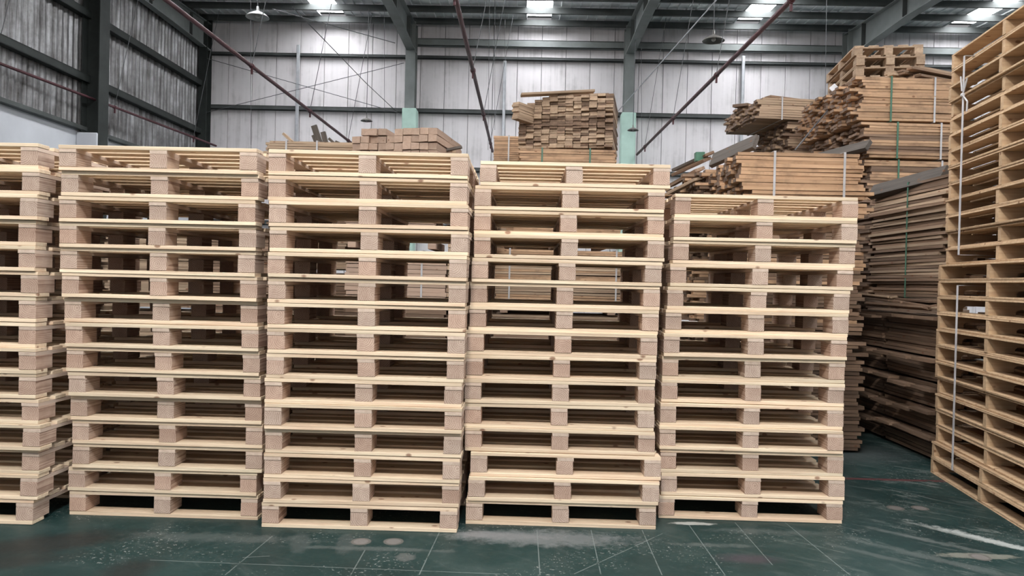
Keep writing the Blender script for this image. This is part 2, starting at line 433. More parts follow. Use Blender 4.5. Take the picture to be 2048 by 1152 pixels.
for i, sx_ in enumerate(SKX):
    bm = bmesh.new()
    a = [bm.verts.new((sx_ + s * SW / 2, yy, zroof(yy) + 0.01)) for s, yy in ((-1, YF), (1, YF), (1, YB - 0.6), (-1, YB - 0.6))]
    bm.faces.new(a); r_ = bmesh.ops.extrude_face_region(bm, geom=list(bm.faces))
    bmesh.ops.translate(bm, vec=(0, 0, 0.012), verts=[g for g in r_['geom'] if isinstance(g, bmesh.types.BMVert)])
    struct('window_%d' % (i + 1), bm, M['sky'])
y = 20.45
pmesh = mesh('purlin', girt_mesh(XR - XL, 0.155, 0.075), M['steel'])
while y > YF:
    put('purlin', pmesh, ceil, ((XL + XR) / 2, y, zroof(y) - 0.125)); y -= 1.05

# rafters
def rafter(x, w=0.24):
    r = bpy.data.objects.new('beam', None); col.objects.link(r); r['kind'] = 'structure'
    y0, y1 = YF, YB - 0.2
    def dep(y): return 0.52 + max(0, (y - 17.5) / 3.3) * 0.22
    def slab(za, zb, w, y0=y0, y1=y1, n=8):
        bm = bmesh.new(); prev = None
        for i in range(n + 1):
            yy = y0 + (y1 - y0) * i / n
            za_, zb_ = za(yy), zb(yy)
            cur = [bm.verts.new((x + sx * w / 2, yy, zz)) for sx, zz in ((-1, za_), (1, za_), (1, zb_), (-1, zb_))]
            if prev:
                for q in range(4): bm.faces.new((prev[q], prev[(q + 1) % 4], cur[(q + 1) % 4], cur[q]))
            else: bm.faces.new(cur)
            prev = cur
        bm.faces.new(prev[::-1]); return bm
    zt = lambda y: zroof(y) - 0.25
    obj('flange', slab(zt, lambda y: zt(y) - 0.02, w), M['steel_light'], r)
    obj('flange', slab(lambda y: zt(y) - dep(y), lambda y: zt(y) - dep(y) - 0.022, w, n=16), M['steel_light'], r)
    obj('web', slab(lambda y: zt(y) - 0.02, lambda y: zt(y) - dep(y), 0.014, n=16), M['steel_light'], r)
    yy = 19.5
    while yy > YF:
        d = dep(yy) - 0.05
        bm = bmesh.new(); box(bm, (x, yy, zt(yy) - dep(yy) / 2 - 0.01), (w - 0.02, 0.02, d)); obj('stiffener', bm, M['steel'], r)
        yy -= 2.1
for x in (-3.28, 2.72, 8.72, 14.72): rafter(x)
rafter(XL + 0.16, 0.18)

# pipes with clamps, running the depth of the hall
def pipe(x0, x1, z, y0, y1, label, r=0.033):
    t = thing('pipe', label, 'pipe', (0, 0, 0), 0, None)
    bm = bmesh.new(); tube(bm, (x0, y0, z), (x1, y1, z), r, 10); obj('tube', bm, M['pipe'], t)
    yy = y1 - 1.2
    while yy > 5:
        f = (yy - y0) / (y1 - y0); xx = x0 + (x1 - x0) * f
        bm = bmesh.new(); tube(bm, (xx, yy - 0.03, z), (xx, yy + 0.03, z), r + 0.012, 10); box(bm, (xx, yy, z - r - 0.05), (0.03, 0.03, 0.1))
        c = obj('clamp', bm, M['pipe'], t)
        bm = bmesh.new(); tube(bm, (xx, yy, z + r), (xx + 0.5, yy + 0.25, zroof(yy) - 0.25), 0.007, 5); obj('hanger_rod', bm, M['wire'], c)
        yy -= 3.3
    return t
def pipe_px(p1, p2, z, label, y0=2.5, y1=20.3, r=0.033):
    a = CAM + ray(*p1) * ((z - CAM.z) / ray(*p1).z); b = CAM + ray(*p2) * ((z - CAM.z) / ray(*p2).z)
    sl = (b.x - a.x) / (b.y - a.y)
    return pipe(a.x + sl * (y0 - a.y), a.x + sl * (y1 - a.y), z, y0, y1, label, r)
pipe_px((332, 0), (690, 276), 4.95, 'dark red pipe sloping down in view to the block-ended timber stack')
pipe_px((912, 0), (980, 282), 4.95, 'dark red pipe passing just left of the rough board bundle')
pipe_px((1583, 0), (1258, 325), 4.95, 'dark red pipe crossing in front of the mint green column base')
pipe_px((0, 127), (430, 291), 4.95, 'thin dark red pipe along the corrugated side wall', r=0.028)
pipe_px((0, 255), (110, 288), 3.9, 'brown rail along the white masonry wall below the corrugated sheets', y1=13.5, r=0.04)

# cables and bracing wires
def cable(pts, label, r=0.008, mat='wire'):
    bm = bmesh.new()
    for a, b in zip(pts, pts[1:]): tube(bm, a, b, r, 5)
    tag(obj('cable', bm, M[mat]), label, 'cable')
YW = YB - 0.25
cable([at(397, 112, YW), at(805, 228, YW)], 'thin brace wire falling to the right across the leftmost back wall bay', 0.009)
cable([at(400, 228, YW), at(808, 126, YW)], 'thin brace wire rising to the right across the leftmost back wall bay', 0.009)
cable([at(585, 14, 14), at(732, 166, 19.2), at(795, 225, 20.3)], 'sloping cable that carries the small lamp beside the mint column', 0.009)
cable([at(545, 18, 13), at(790, 86, 20.2)], 'shallow sloping cable under the roof lights of the left bay', 0.009)
cable([at(1433, 0, 12), at(1230, 229, 20.2)], 'pale conduit sloping down to the mint green column base', 0.012, 'wire_light')
cable([at(1230, 229, 20.2), at(1226, 335, 20.2)], 'pale conduit hanging beside the mint green column', 0.012, 'wire_light')
cable([at(1590, 300, 8.6), at(1680, 190, 9.0), at(1712, 178, 9.2)], 'dark cable lying over the tall orange board bundles', 0.008)
for px, y0, y1, Y in ((978, 20, 300, 17), (989, 20, 260, 18), (1010, 20, 320, 19.5), (766, 100, 260, 18), (500, 30, 290, 17.5), (1652, 20, 200, 16), (1280, 110, 330, 19)):
    a = at(px, y0, Y); b = at(px + random.uniform(-4, 4), y1, Y); a.z = zroof(Y) - 0.2
    cable([a, b], {978: 'fine wire hanging left of the rough board bundle', 989: 'second fine wire left of the rough board bundle', 1010: 'fine wire beside the grey down channel behind the rough bundle',
                   766: 'fine wire hanging above the block-ended timber stack', 500: 'fine wire hanging above the strapped flat boards', 1652: 'fine wire hanging left of the high used pallets',
                   1280: 'fine wire hanging right of the mint green column'}[px], 0.005)

# pendant lamps
def lamp(px, py, Y, dia, label, mat='lamp'):
    c = at(px, py, Y)
    t = thing('pendant_lamp', label, 'lamp', c, 0, 'pendant lamps under the roof')
    prof = [(0.02, 0.30), (0.05, 0.29), (0.055, 0.18), (0.09, 0.15), (0.22, 0.11), (0.38, 0.05), (0.48, -0.01), (0.5, -0.03), (0.47, -0.02), (0.36, 0.03), (0.2, 0.08), (0.06, 0.12)]
    bm = bmesh.new(); n = 24; rings = []
    for r, z in prof: rings.append([bm.verts.new((r * dia * math.cos(2 * math.pi * i / n), r * dia * math.sin(2 * math.pi * i / n), z * dia * 1.5)) for i in range(n)])
    for a, b in zip(rings, rings[1:]):
        for i in range(n): bm.faces.new((a[i], a[(i + 1) % n], b[(i + 1) % n], b[i]))
    s = obj('shade', bm, M[mat], t)
    for f in s.data.polygons: f.use_smooth = True
    bm = bmesh.new(); bmesh.ops.create_uvsphere(bm, u_segments=12, v_segments=8, radius=0.11 * dia); obj('bulb', bm, M['lamp_pale'], t, (0, 0, 0.04 * dia))
    bm = bmesh.new(); tube(bm, (0, 0, 0.43 * dia), (0, 0, zroof(Y) - 0.2 - c.z), 0.008, 6); obj('cord', bm, M['wire'], t)
lamp(515, 33, 13.5, 0.42, 'large pale dish lamp hanging nearest the corrugated side wall', 'lamp_pale')
lamp(1427, 80, 13.5, 0.40, 'large dark dish lamp hanging right of the pale conduit')
lamp(733, 241, 19.2, 0.31, 'small steel dish lamp hanging above the block-ended timber stack')
lamp(1266, 260, 19.2, 0.29, 'small dish lamp hanging just right of the mint green column')

# ------------------------------------------------------------------ new pallets, front row
W, L = 1.1, 1.1
TB, ST, BK, BB = 0.0215, 0.0205, 0.077, 0.0215            # top board, stringer, block, bottom board
PH = TB + ST + BK + BB
BW, BD = 0.096, 0.145
def board_variants(name, s, mat, n=3, bow=0.0015):
    out = []
    for k in range(n):
        bm = bmesh.new()
        ax = 0 if s[0] > s[1] else 1
        box(bm, (0, 0, 0), s, 0.0016)
        for v in bm.verts:
            t = v.co[ax] / s[ax]
            v.co.z += bow * math.sin(t * 5 + k * 2.1)
            v.co[1 - ax] += (random.random() - 0.5) * 0.004
        out.append(mesh(name, bm, mat))
    return out
top_w, gap = 0.097, (L - 8 * 0.097) / 7
tops = board_variants('top_board', (W, top_w, TB - 0.001), M['pine'])
bots = board_variants('bottom_board', (W, 0.10, BB - 0.001), M['pine'])
strs = board_variants('stringer_board', (BW, L, ST - 0.0005), M['stringer'], 2, 0.0)
blks = [boxmesh('block', (BW, BD, BK - 0.0005), M['block'], 0.0018)]
def new_pallet(label, loc, rz, group, first=[None]):
    t = thing('pallet', label, 'pallet', loc, rz, group)   # origin: bottom centre of the front edge; depth runs +Y
    J = random.uniform
    for i in range(3):
        xx = (-W / 2 + BW / 2, J(-0.006, 0.006), W / 2 - BW / 2)[i]
        yy = (BD / 2 + 0.001, L / 2, L - BD / 2)[i]
        bw_y = (0.05 + 0.012, L / 2, L - 0.062)[i]
        put('bottom_board', random.choice(bots), t, (J(-0.003, 0.003), (0.0505 if i == 0 else bw_y), BB / 2), (0, 0, J(-0.002, 0.002)))
        put('stringer_board', random.choice(strs), t, (xx, L / 2, BB + BK + ST / 2), (0, 0, J(-0.002, 0.002)))
        for j in range(3):
            put('block', blks[0], t, (xx + J(-0.003, 0.003), (BD / 2 + 0.0015, L / 2, L - BD / 2 - 0.004)[j] + J(-0.003, 0.003), BB + BK / 2), (0, 0, J(-0.012, 0.012)))
    for i in range(8):
        put('top_board', random.choice(tops), t, (J(-0.003, 0.003), top_w / 2 + i * (top_w + gap), PH - TB / 2), (0, 0, J(-0.0025, 0.0025)))
    t.rotation_euler[1] = J(-0.0012, 0.0012)
    return t
ORD = ['topmost', 'second from the top', 'third from the top', 'fourth from the top', 'fifth from the top', 'sixth from the top', 'seventh from the top',
       'eighth from the top', 'seventh from the floor', 'sixth from the floor', 'fifth from the floor', 'fourth from the floor', 'third from the floor', 'second from the floor', 'lowest one']
def stack(edges, ytop, ybot, Yt, Yb, where, short):
    n = len(edges)
    for k, e in enumerate(edges):
        f = k / (n - 1)
        Yk = Yt + (Yb - Yt) * f + random.uniform(-0.012, 0.012)
        py = ytop + (ybot - ytop) * (k + 0.5) / n
        z = (n - 1 - k) * PH
        if e[0] is None: X = at(e[1], py, Yk).x - W / 2
        else: X = (at(e[0], py, Yk).x + at(e[1], py, Yk).x) / 2
        o = ORD[k] if n == 15 else (ORD[k] if k < 7 else ORD[k + 1])
        new_pallet('new pine pallet, %s, in %s' % (o, where), (X, Yk, z), random.uniform(-0.006, 0.006), 'new pallets in ' + short)
stack([(None, x) for x in (75.5, 78, 75.5, 71.3, 70.6, 75.5, 72, 72, 71, 71, 77, 81, 77, 74, 65)], 280, 1060, 4.0, 4.03,
      'the stack cut off by the photo edge', 'the stack cut off by the photo edge')
stack([(110, 520), (112, 526), (111, 517), (114.6, 515.5), (119, 511), (122, 515.5), (127, 516), (130, 516), (133, 519), (136.5, 521), (140, 523), (145.5, 523), (146, 523), (138, 511), (137, 516)],
      296, 1041, 4.03, 4.24, 'the leftmost complete stack', 'the leftmost complete stack')
stack([(535.4, 936.4), (535.4, 936.4), (537.5, 936.7), (537.5, 937), (534, 934), (533, 933), (533, 932), (532.8, 930), (533.6, 927), (527.4, 926), (526.6, 925), (528.7, 923), (525.8, 921), (524.6, 920), (520.5, 917)],
      314, 1062, 4.05, 4.11, 'the stack below the block-ended timber', 'the stack below the block-ended timber')
stack([(961, 1340), (950, 1328.7), (947.8, 1328), (947.8, 1328.7), (943, 1324.5), (939, 1321), (936.7, 1319), (933, 1316), (930.5, 1313.5), (928, 1311), (927.4, 1309.5), (928, 1312), (939.7, 1323.5), (935, 1319), (930, 1313)],
      322, 1056, 4.30, 4.27, 'the stack below the rough board bundle', 'the stack below the rough board bundle')
stack([(1347.5, 1719.7), (1345.5, 1717.8), (1342.5, 1714.7), (1338, 1709), (1331, 1703), (1329, 1699.4), (1326, 1697), (1323, 1692), (1321, 1691), (1317, 1690), (1316, 1690), (1318, 1690), (1319.6, 1691.6), (1319, 1683)],
      386, 1041, 4.50, 4.47, 'the lower stack beside the dark aisle', 'the lower stack beside the dark aisle')

# ------------------------------------------------------------------ used notched pallets on the right
RH = 0.1245; RL = 1.62; RW = 1.15
c0 = ground(1866, 945); c1 = ground(2048, 1058)
ang = math.atan2(c1.x - c0.x, c0.y - c1.y)                # drift of the face from the depth axis
SH = 0.092
def stringer_notched():
    bm = bmesh.new(); t = 0.042
    pts = [(0, SH), (0, 0)]
    for a, b in ((0.17, 0.40), (RW - 0.40, RW - 0.17)):
        pts += [(a, 0), (a, 0.026), (a + 0.016, 0.040), (a + 0.03, 0.042), (b - 0.03, 0.042), (b - 0.016, 0.040), (b, 0.026), (b, 0)]
    pts += [(RW, 0), (RW, SH)]
    f = bm.faces.new([bm.verts.new((x, -t / 2, z)) for x, z in pts])
    r_ = bmesh.ops.extrude_face_region(bm, geom=[f])
    bmesh.ops.translate(bm, vec=(0, t, 0), verts=[g for g in r_['geom'] if isinstance(g, bmesh.types.BMVert)])
    bmesh.ops.recalc_face_normals(bm, faces=bm.faces)
    bmesh.ops.triangulate(bm, faces=[f for f in bm.faces if len(f.verts) > 4])
    return mesh('stringer', bm, M['ply'])
sn = stringer_notched()
def bvy(name, wx, mat):                                   # boards running along local Y with a chewed edge
    out = []
    for k in range(3):
        bm = bmesh.new(); box(bm, (0, 0, 0), (wx, RL, 0.0150), 0.0015); 
        for v in bm.verts: v.co.x += random.uniform(-0.003, 0.003)
        out.append(mesh(name, bm, mat))
    return out
rt = bvy('top_board', 0.125, M['ply']); rb = bvy('bottom_board', 0.11, M['ply'])
def notched_pallet(label, loc, rz, group):
    t = thing('used_pallet', label, 'pallet', loc, rz, group)   # origin: far front corner; -Y toward the camera, +X into the row
    J = random.uniform
    for yy in (-0.024, -RL / 2, -RL + 0.024): put('stringer', sn, t, (0, yy, 0.0155))
    for i in range(7): put('top_board', random.choice(rt), t, (0.0635 + i * (RW - 0.127) / 6 + (J(-0.005, 0.003) if i == 0 else 0), -RL / 2 + J(-0.006, 0.006), RH - 0.008), (0, 0, J(-0.002, 0.002)))
    for i in (0, 1.7, 3, 4.3, 6): put('bottom_board', random.choice(rb), t, (0.057 + i * (RW - 0.114) / 6, -RL / 2 + J(-0.006, 0.006), 0.0078), (0, 0, J(-0.002, 0.002)))
RORD = ['bottom one on the floor', 'second up from the floor', 'third up from the floor', 'fourth up from the floor', 'fifth up from the floor', 'sixth up from the floor', 'seventh up from the floor',
        'eighth up from the floor', 'ninth up from the floor', 'tenth up from the floor', 'eleventh up from the floor', 'twelfth up from the floor', 'top one of the lower set']
ZSPL = 13
for k in range(26):
    z = k * RH
    up = k >= ZSPL
    dx = random.uniform(-0.012, 0.012) + (0.03 if up else 0.0) - (0.02 if k < 2 else 0)
    if up:
        j = 25 - k
        lab = 'notched wooden pallet, %s, in the upper strapped set on the right' % ['topmost', 'second down', 'third down', 'fourth down', 'fifth down', 'sixth down', 'seventh down', 'eighth down', 'ninth down', 'tenth down', 'eleventh down', 'twelfth down', 'lowest'][j]
    else: lab = 'notched wooden pallet, %s, in the strapped stack on the right' % RORD[k]
    notched_pallet(lab, (c0.x + dx, c0.y + random.uniform(-0.01, 0.01) + (-0.03 if up else 0), z), -ang * -1, 'upper strapped notched pallets' if up else 'lower strapped notched pallets')
def strap_v(px, py0, py1, label, z0, z1, side=1):
    # vertical strap on the face of the notched stack: follow the face plane
    d = ray(px, (py0 + py1) / 2); n = Vector((math.cos(ang), -math.sin(ang), 0)); 
    p0 = Vector((c0.x, c0.y, 0)); fd = Vector((math.sin(ang), -math.cos(ang), 0)); nn = Vector((fd.y, -fd.x, 0))
    t = (p0 - CAM).dot(nn) / d.dot(nn); p = CAM + d * t
    bm = bmesh.new()
    o = -0.03
    bx = (p.x + o, p.y)
    box(bm, (0, 0, (z0 + z1) / 2), (0.004, 0.019, z1 - z0))
    box(bm, (0.61, 0, z1), (1.22, 0.019, 0.003)); box(bm, (0.61, 0, z0), (1.22, 0.019, 0.003)); box(bm, (1.22, 0, (z0 + z1) / 2), (0.004, 0.019, z1 - z0))
    bm2 = bm
    s = obj('strap', bm2, M['strap_white'], None, (bx[0], bx[1], 0), (0, 0, 0))
    tag(s, label, 'strap'); return p
pS = strap_v(1931, 130, 515, 'white plastic strap around the upper set of notched pallets', 1.68, 25 * RH + 0.002)
strap_v(1918, 575, 950, 'white plastic strap around the lower set of notched pallets', 0.12, 12 * RH - 0.035)
bm = bmesh.new()
kp = Vector((pS.x - 0.04, pS.y - 0.01, 2.83))
for a, b in (((0, 0, 0), (0.0, -0.05, 0.11)), ((0, 0, 0), (0.0, -0.06, -0.06)), ((0, -0.06, -0.06), (0, -0.055, -0.13)), ((0, 0.01, 0.03), (0, 0.03, 0.14))):
    tube(bm, a, b, 0.006, 5)
bmesh.ops.create_uvsphere(bm, u_segments=8, v_segments=6, radius=0.016)
tag(obj('strap_knot', bm, M['strap_white'], None, kp), 'knotted loose strap ends on the upper strapped notched pallets', 'strap')

# ------------------------------------------------------------------ lumber bundles
_cache = {}
def plankmesh(Lb, bw, bt, mat, end=None):
    key = (round(Lb, 3), round(bw, 3), round(bt, 3), mat, end)
    if key not in _cache:
        out = []
        for k in range(3):
            bm = bmesh.new(); box(bm, (Lb / 2, bw / 2, bt / 2), (Lb, bw * 0.965, bt * 0.9), 0.0)
            bmesh.ops.subdivide_edges(bm, edges=[e for e in bm.edges if abs((e.verts[0].co - e.verts[1].co).x) > Lb * 0.5], cuts=2)
            for v in bm.verts:
                v.co.y += random.uniform(-0.02, 0.02) * bw; v.co.z += random.uniform(-0.07, 0.07) * bt
            me = mesh('plank', bm, M[mat])
            if end:
                me.materials.append(M[end])
                for p_ in me.polygons:
                    if abs(p_.normal.x) > 0.7: p_.material_index = 1
            out.append(me)
        _cache[key] = out
    return random.choice(_cache[key])
def bundle(label, loc, rz, Lb, bw, bt, nc, nr, mats, je=0.015, jy=0.004, skip=0.0, straps=(), strap_mat='strap_white', group=None, cat='lumber bundle',
           tilt=(0, 0), full=True, heights=None, jrow=0.0, dark_rows=None, taper=0.0, end=None):
    t = thing('board_bundle', label, cat, loc, rz, group)
    t.rotation_euler = (tilt[0], tilt[1], rz)
    n = 0
    for r in range(nr):
        rx = random.uniform(-jrow, jrow); ry = random.uniform(-jrow, jrow) * 0.6
        mt = mats
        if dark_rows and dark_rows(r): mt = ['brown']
        for c in range(nc):
            if heights and r >= heights(c): continue
            if not full and not (c < 2 or c >= nc - 2 or r >= nr - 1): continue
            if skip and r > 1 and (c in (0, nc - 1) or r >= nr - 2) and random.random() < skip: continue
            if n >= 296: continue
            n += 1
            m_ = random.choice(mt)
            Lk = Lb
            put('plank', plankmesh(Lk, bw, bt, m_, end), t,
                (rx + random.gauss(0, je) + taper * r, c * bw + ry + random.uniform(-jy, jy), r * bt), (random.uniform(-0.02, 0.02), random.uniform(-1, 1) * 0.004, random.uniform(-0.008, 0.008)))
    for sx_ in straps:
        bm = bmesh.new(); H, D = nr * bt, nc * bw; th = 0.003; wd = 0.02; off = max(0.012, jrow * 0.6)
        box(bm, (0, -off, H / 2), (wd, th, H + 2 * 0.01)); box(bm, (0, D + off, H / 2), (wd, th, H + 0.02))
        box(bm, (0, D / 2, H + 0.01), (wd, D + 2 * off, th)); box(bm, (0, D / 2, -0.008), (wd, D + 2 * off, th))
        obj('strap', bm, M[strap_mat], t, (sx_, 0, 0))
    return t
def bearer(label, loc, rz, Lb, s=0.09, mat='timber', n=3, span=0.9, group=None):
    for k in range(n):
        bm = bmesh.new(); box(bm, (0, Lb / 2, s / 2), (s, Lb, s), 0.003)
        x = -span / 2 + span * k / (n - 1)
        o = obj('bearer', bm, M[mat], None, (loc[0] + x, loc[1], loc[2]), (0, 0, rz)); tag(o, ('leftmost ', 'middle ', 'rightmost ')[k] + label, 'timber', group or label)
def plank(p, q, bw, bt, mat, label, roll=0.0, name='plank'):
    p, q = Vector(p), Vector(q); d = q - p
    bm = bmesh.new(); box(bm, (d.length / 2, 0, 0), (d.length, bw, bt), 0.003)
    for v in bm.verts: v.co.y += random.uniform(-0.003, 0.003)
    o = obj(name, bm, M[mat], None, p)
    o.rotation_euler = (d.to_track_quat('X', 'Z').to_matrix().to_4x4() @ Matrix.Rotation(roll, 4, 'X')).to_euler()
    tag(o, label, 'plank'); return o

# --- centre pile (behind the fourth stack)
a90 = R(90)
t = bundle('rough brown board bundle, ends facing out, on top of the centre pile', (1.02, 9.0, 3.06), R(80), 1.05, 0.097, 0.030, 12, 22, ['tan', 'tan', 'tan', 'brown'], je=0.018,
       dark_rows=lambda r: 8 <= r <= 11, heights=lambda c: 22 - (0 if c < 8 else (c - 7)), skip=0.12, tilt=(0, 0))
bundle('orange boards with dark green straps just under the rough bundle', (-0.1, 9.0, 2.52), 0, 1.16, 0.1, 0.030, 10, 17, ['orange'], je=0.012, straps=(0.27, 0.85), strap_mat='strap_green')
bundle('neat tan boards half hidden behind the rough bundle', (-0.47, 10.25, 2.55), 0, 1.0, 0.1, 0.028, 8, 31, ['orange'], je=0.008, straps=(0.2,))
bundle('tan boards below the half hidden neat bundle', (-0.47, 10.25, 1.2), 0, 1.0, 0.1, 0.028, 8, 46, ['orange'], je=0.012, full=False)
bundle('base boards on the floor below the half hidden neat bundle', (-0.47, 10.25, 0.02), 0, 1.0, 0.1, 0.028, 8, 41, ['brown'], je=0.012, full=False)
bundle('orange boards under the green-strapped ones in the centre pile', (-0.15, 9.0, 1.93), 0, 1.3, 0.1, 0.030, 10, 18, ['orange'], je=0.012, full=False)
bearer('sawn bearer above the white-strapped boards of the centre pile', (0.35, 9.0, 1.83), 0, 1.0, 0.095, 'timber', 3, 1.15)
bundle('tan boards with two white straps seen through the pallet stack', (-0.37, 8.9, 1.14), 0, 1.62, 0.1, 0.030, 10, 22, ['orange', 'tan'], je=0.01, straps=(0.18, 1.46))
bearer('sawn bearer below the white-strapped boards of the centre pile', (0.4, 8.95, 1.03), 0, 1.0, 0.095, 'timber', 3, 1.3)
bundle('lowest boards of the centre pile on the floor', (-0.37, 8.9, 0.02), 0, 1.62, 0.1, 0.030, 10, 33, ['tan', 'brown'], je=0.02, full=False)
a, b = at(1042, 190, 9.05), at(1188, 183, 9.15)
plank(a, b, 0.12, 0.03, 'tan', 'loose tan board lying tilted on top of the rough board bundle')
plank(at(1100, 193, 9.3), at(1215, 190, 9.5), 0.11, 0.025, 'brown', 'loose brown board at the top right of the rough board bundle')
t = bundle('small skewed bunch of boards jutting from the rough bundle', (-0.13, 8.88, 3.36), R(56), 0.6, 0.095, 0.030, 1, 7, ['tan'], je=0.02)

# --- piles behind the third stack
bundle('block-ended square timber stack with sawn ends facing out', (-1.01, 8.2, 2.44), R(80), 1.05, 0.1, 0.082, 10, 8, ['timber'], je=0.014, skip=0.0,
       heights=lambda c: 8 if c in (0, 1, 2, 3, 6, 7, 8) or c == 4 else 7)
bundle('flat grey-tan boards with two white straps beside the block-ended timber', (-3.06, 8.6, 2.715), 0, 1.0, 0.1, 0.030, 9, 9, ['tan'], je=0.03, straps=(0.24, 0.6))
bundle('boards below the flat strapped boards', (-3.02, 8.6, 1.5), 0, 0.95, 0.1, 0.030, 9, 40, ['tan', 'brown'], je=0.02, full=False)
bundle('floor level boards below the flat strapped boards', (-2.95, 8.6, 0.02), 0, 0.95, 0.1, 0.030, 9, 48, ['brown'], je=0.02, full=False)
for k, (p1, p2, w_, l_) in enumerate((((568, 268), (585, 284), 0.10, 'short wedge offcut lying on the flat strapped boards'),
                         ((628, 251), (640, 288), 0.07, 'tall grey slat leaning upright beside the block-ended timber'),
                         ((646, 264), (652, 288), 0.06, 'shorter grey slat leaning upright beside the tall slat'),
                         ((627, 270), (634, 288), 0.05, 'small grey stub leaning against the tall slat'),
                         ((658, 277), (672, 290), 0.05, 'grey offcut lying low beside the block-ended timber'),
                         ((672, 284), (690, 292), 0.09, 'grey offcut touching the block-ended timber'))):
    Yp = 8.75 + 0.04 * k
    plank(at(*p1, Yp), at(*p2, Yp), 0.5 * w_ if k in (1, 2, 3) else w_, w_ if k in (1, 2, 3) else 0.03, 'grey' if k else 'tan', l_)
plank(at(885, 302, 8.6), at(924, 294, 8.6), 0.05, 0.03, 'grey', 'thin grey stick pointing right from behind the timber stack')
plank(at(888, 303, 8.8), at(905, 303, 8.9), 0.12, 0.05, 'tan', 'tan offcut lying right behind the timber stack')
bundle('sawn boards below the block-ended timber, long sides facing out', (-2.02, 8.25, 1.86), 0, 1.0, 0.1, 0.082, 9, 7, ['timber'], je=0.012, full=False)
bearer('sawn bearer in the pile below the block-ended timber', (-1.5, 8.25, 1.75), 0, 0.9, 0.09, 'timber', 3, 0.9)
bundle('pinkish boards with white straps seen through the gaps below the timber', (-2.0, 8.2, 1.12), 0, 1.12, 0.1, 0.050, 9, 12, ['timber'], je=0.01, straps=(0.4, 0.85))
bundle('stick ends seen through the gaps beside the pinkish boards', (-0.42, 8.25, 1.12), R(90), 0.9, 0.05, 0.05, 9, 14, ['tan'], je=0.02)
bundle('loose short boards above the stick ends behind the pallet gaps', (-0.86, 8.3, 1.84), 0, 0.5, 0.1, 0.03, 6, 8, ['tan'], je=0.05)
bundle('short sawn offcut blocks under the right side of the block-ended timber', (-0.98, 8.3, 2.09), 0, 0.62, 0.1, 0.07, 6, 5, ['timber'], je=0.03)
bundle('floor boards under the stick ends behind the pallet gaps', (-0.42, 8.25, 0.02), R(90), 0.9, 0.1, 0.05, 4, 22, ['brown'], je=0.02, full=False)
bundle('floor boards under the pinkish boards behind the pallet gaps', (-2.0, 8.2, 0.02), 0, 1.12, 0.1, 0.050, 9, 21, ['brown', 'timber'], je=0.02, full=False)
# --- behind the second stack
bundle('tan boards standing behind the leftmost complete stack', (-4.4, 7.6, 0.02), 0, 1.1, 0.1, 0.03, 8, 33, ['tan', 'brown'], je=0.02, full=False)
bundle('upper tan boards standing behind the leftmost complete stack', (-4.35, 7.6, 1.06), 0, 1.1, 0.1, 0.03, 8, 28, ['tan'], je=0.02, full=False)

bundle('added dark boards on the floor behind the stack cut off by the photo edge', (-5.7, 7.7, 0.02), 0, 1.1, 0.1, 0.03, 8, 64, ['brown', 'tan'], je=0.02, full=False)  # added so the gaps at the far left look dark
bundle('added dark boards on the floor right of the tan ones behind the leftmost stack', (-3.2, 7.2, 0.02), 0, 0.9, 0.1, 0.03, 8, 60, ['brown'], je=0.02, full=False)  # added filler, hides the bright wall behind the pallet openings
bundle('added dark boards on the floor between the centre pile and the broad straps', (1.28, 9.6, 0.02), 0, 0.55, 0.1, 0.03, 8, 60, ['brown'], je=0.02, full=False)  # added between the piles to darken the see-through gap

# --- pile C, right of centre behind the fifth stack
C = (('nearest orange board bundle with two broad white straps', 6.4, 2.02, 17, (0.235, 0.83)), ('orange-brown board bundle just behind the broad-strapped one', 7.36, 1.98, 18, ()),
     ('dark board bundle farthest back in the row of the broad straps', 8.3, 1.96, 17, ()))
for i, (lab, Y, z, nr, st) in enumerate(C):
    bundle(lab, (1.88 - 0.05 * i, Y, z), 0, 1.04, 0.102, 0.0325, 9, nr, ['orange'] if i == 0 else ['brown', 'orange'], je=0.03 if i == 0 else 0.06, jy=0.006, straps=st, jrow=0.012,
           dark_rows=(lambda r: False) if i == 0 else None, taper=-0.004, end='endgrain')


names = ('nearest', 'middle', 'farthest')
for i, Y in enumerate((6.42, 7.36, 8.3)):
    bundle('%s middle-height board bundle in the row under the broad straps' % names[i], (1.86, Y, 1.02), 0, 1.04, 0.102, 0.0325, 9, 29, ['orange', 'brown'], je=0.03, full=False)
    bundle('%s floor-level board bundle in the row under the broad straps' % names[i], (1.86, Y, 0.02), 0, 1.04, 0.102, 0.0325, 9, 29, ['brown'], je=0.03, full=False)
plank(at(1425, 322, 7.7), at(1512, 284, 7.2), 0.16, 0.05, 'grey', 'wide grey plank tilted up beside the broad-strapped bundle', R(60))
plank(at(1350, 348, 8.6), at(1415, 318, 8.2), 0.14, 0.035, 'brown', 'brown plank sloping over the far end of the dark bundle', R(20))
plank(at(1340, 372, 8.4), at(1400, 338, 8.0), 0.16, 0.035, 'brown', 'lower brown plank sloping over the dark bundle', R(20))
plank(at(1343, 385, 7.9), at(1398, 357, 7.6), 0.16, 0.03, 'tan', 'tan plank sloping beside the new pallet stack', R(15))
plank(at(1390, 314, 8.3), at(1408, 314, 8.3), 0.09, 0.10, 'strap_green', 'short green painted offcut on the sloping planks', 0)
plank(at(1408, 312, 8.2), at(1426, 305, 8.2), 0.1, 0.03, 'brown', 'short brown offcut beside the green painted one', 0)
plank(at(1350, 340, 9.0), at(1410, 312, 8.6), 0.12, 0.03, 'grey', 'grey plank sloping behind the green painted offcut', R(10))

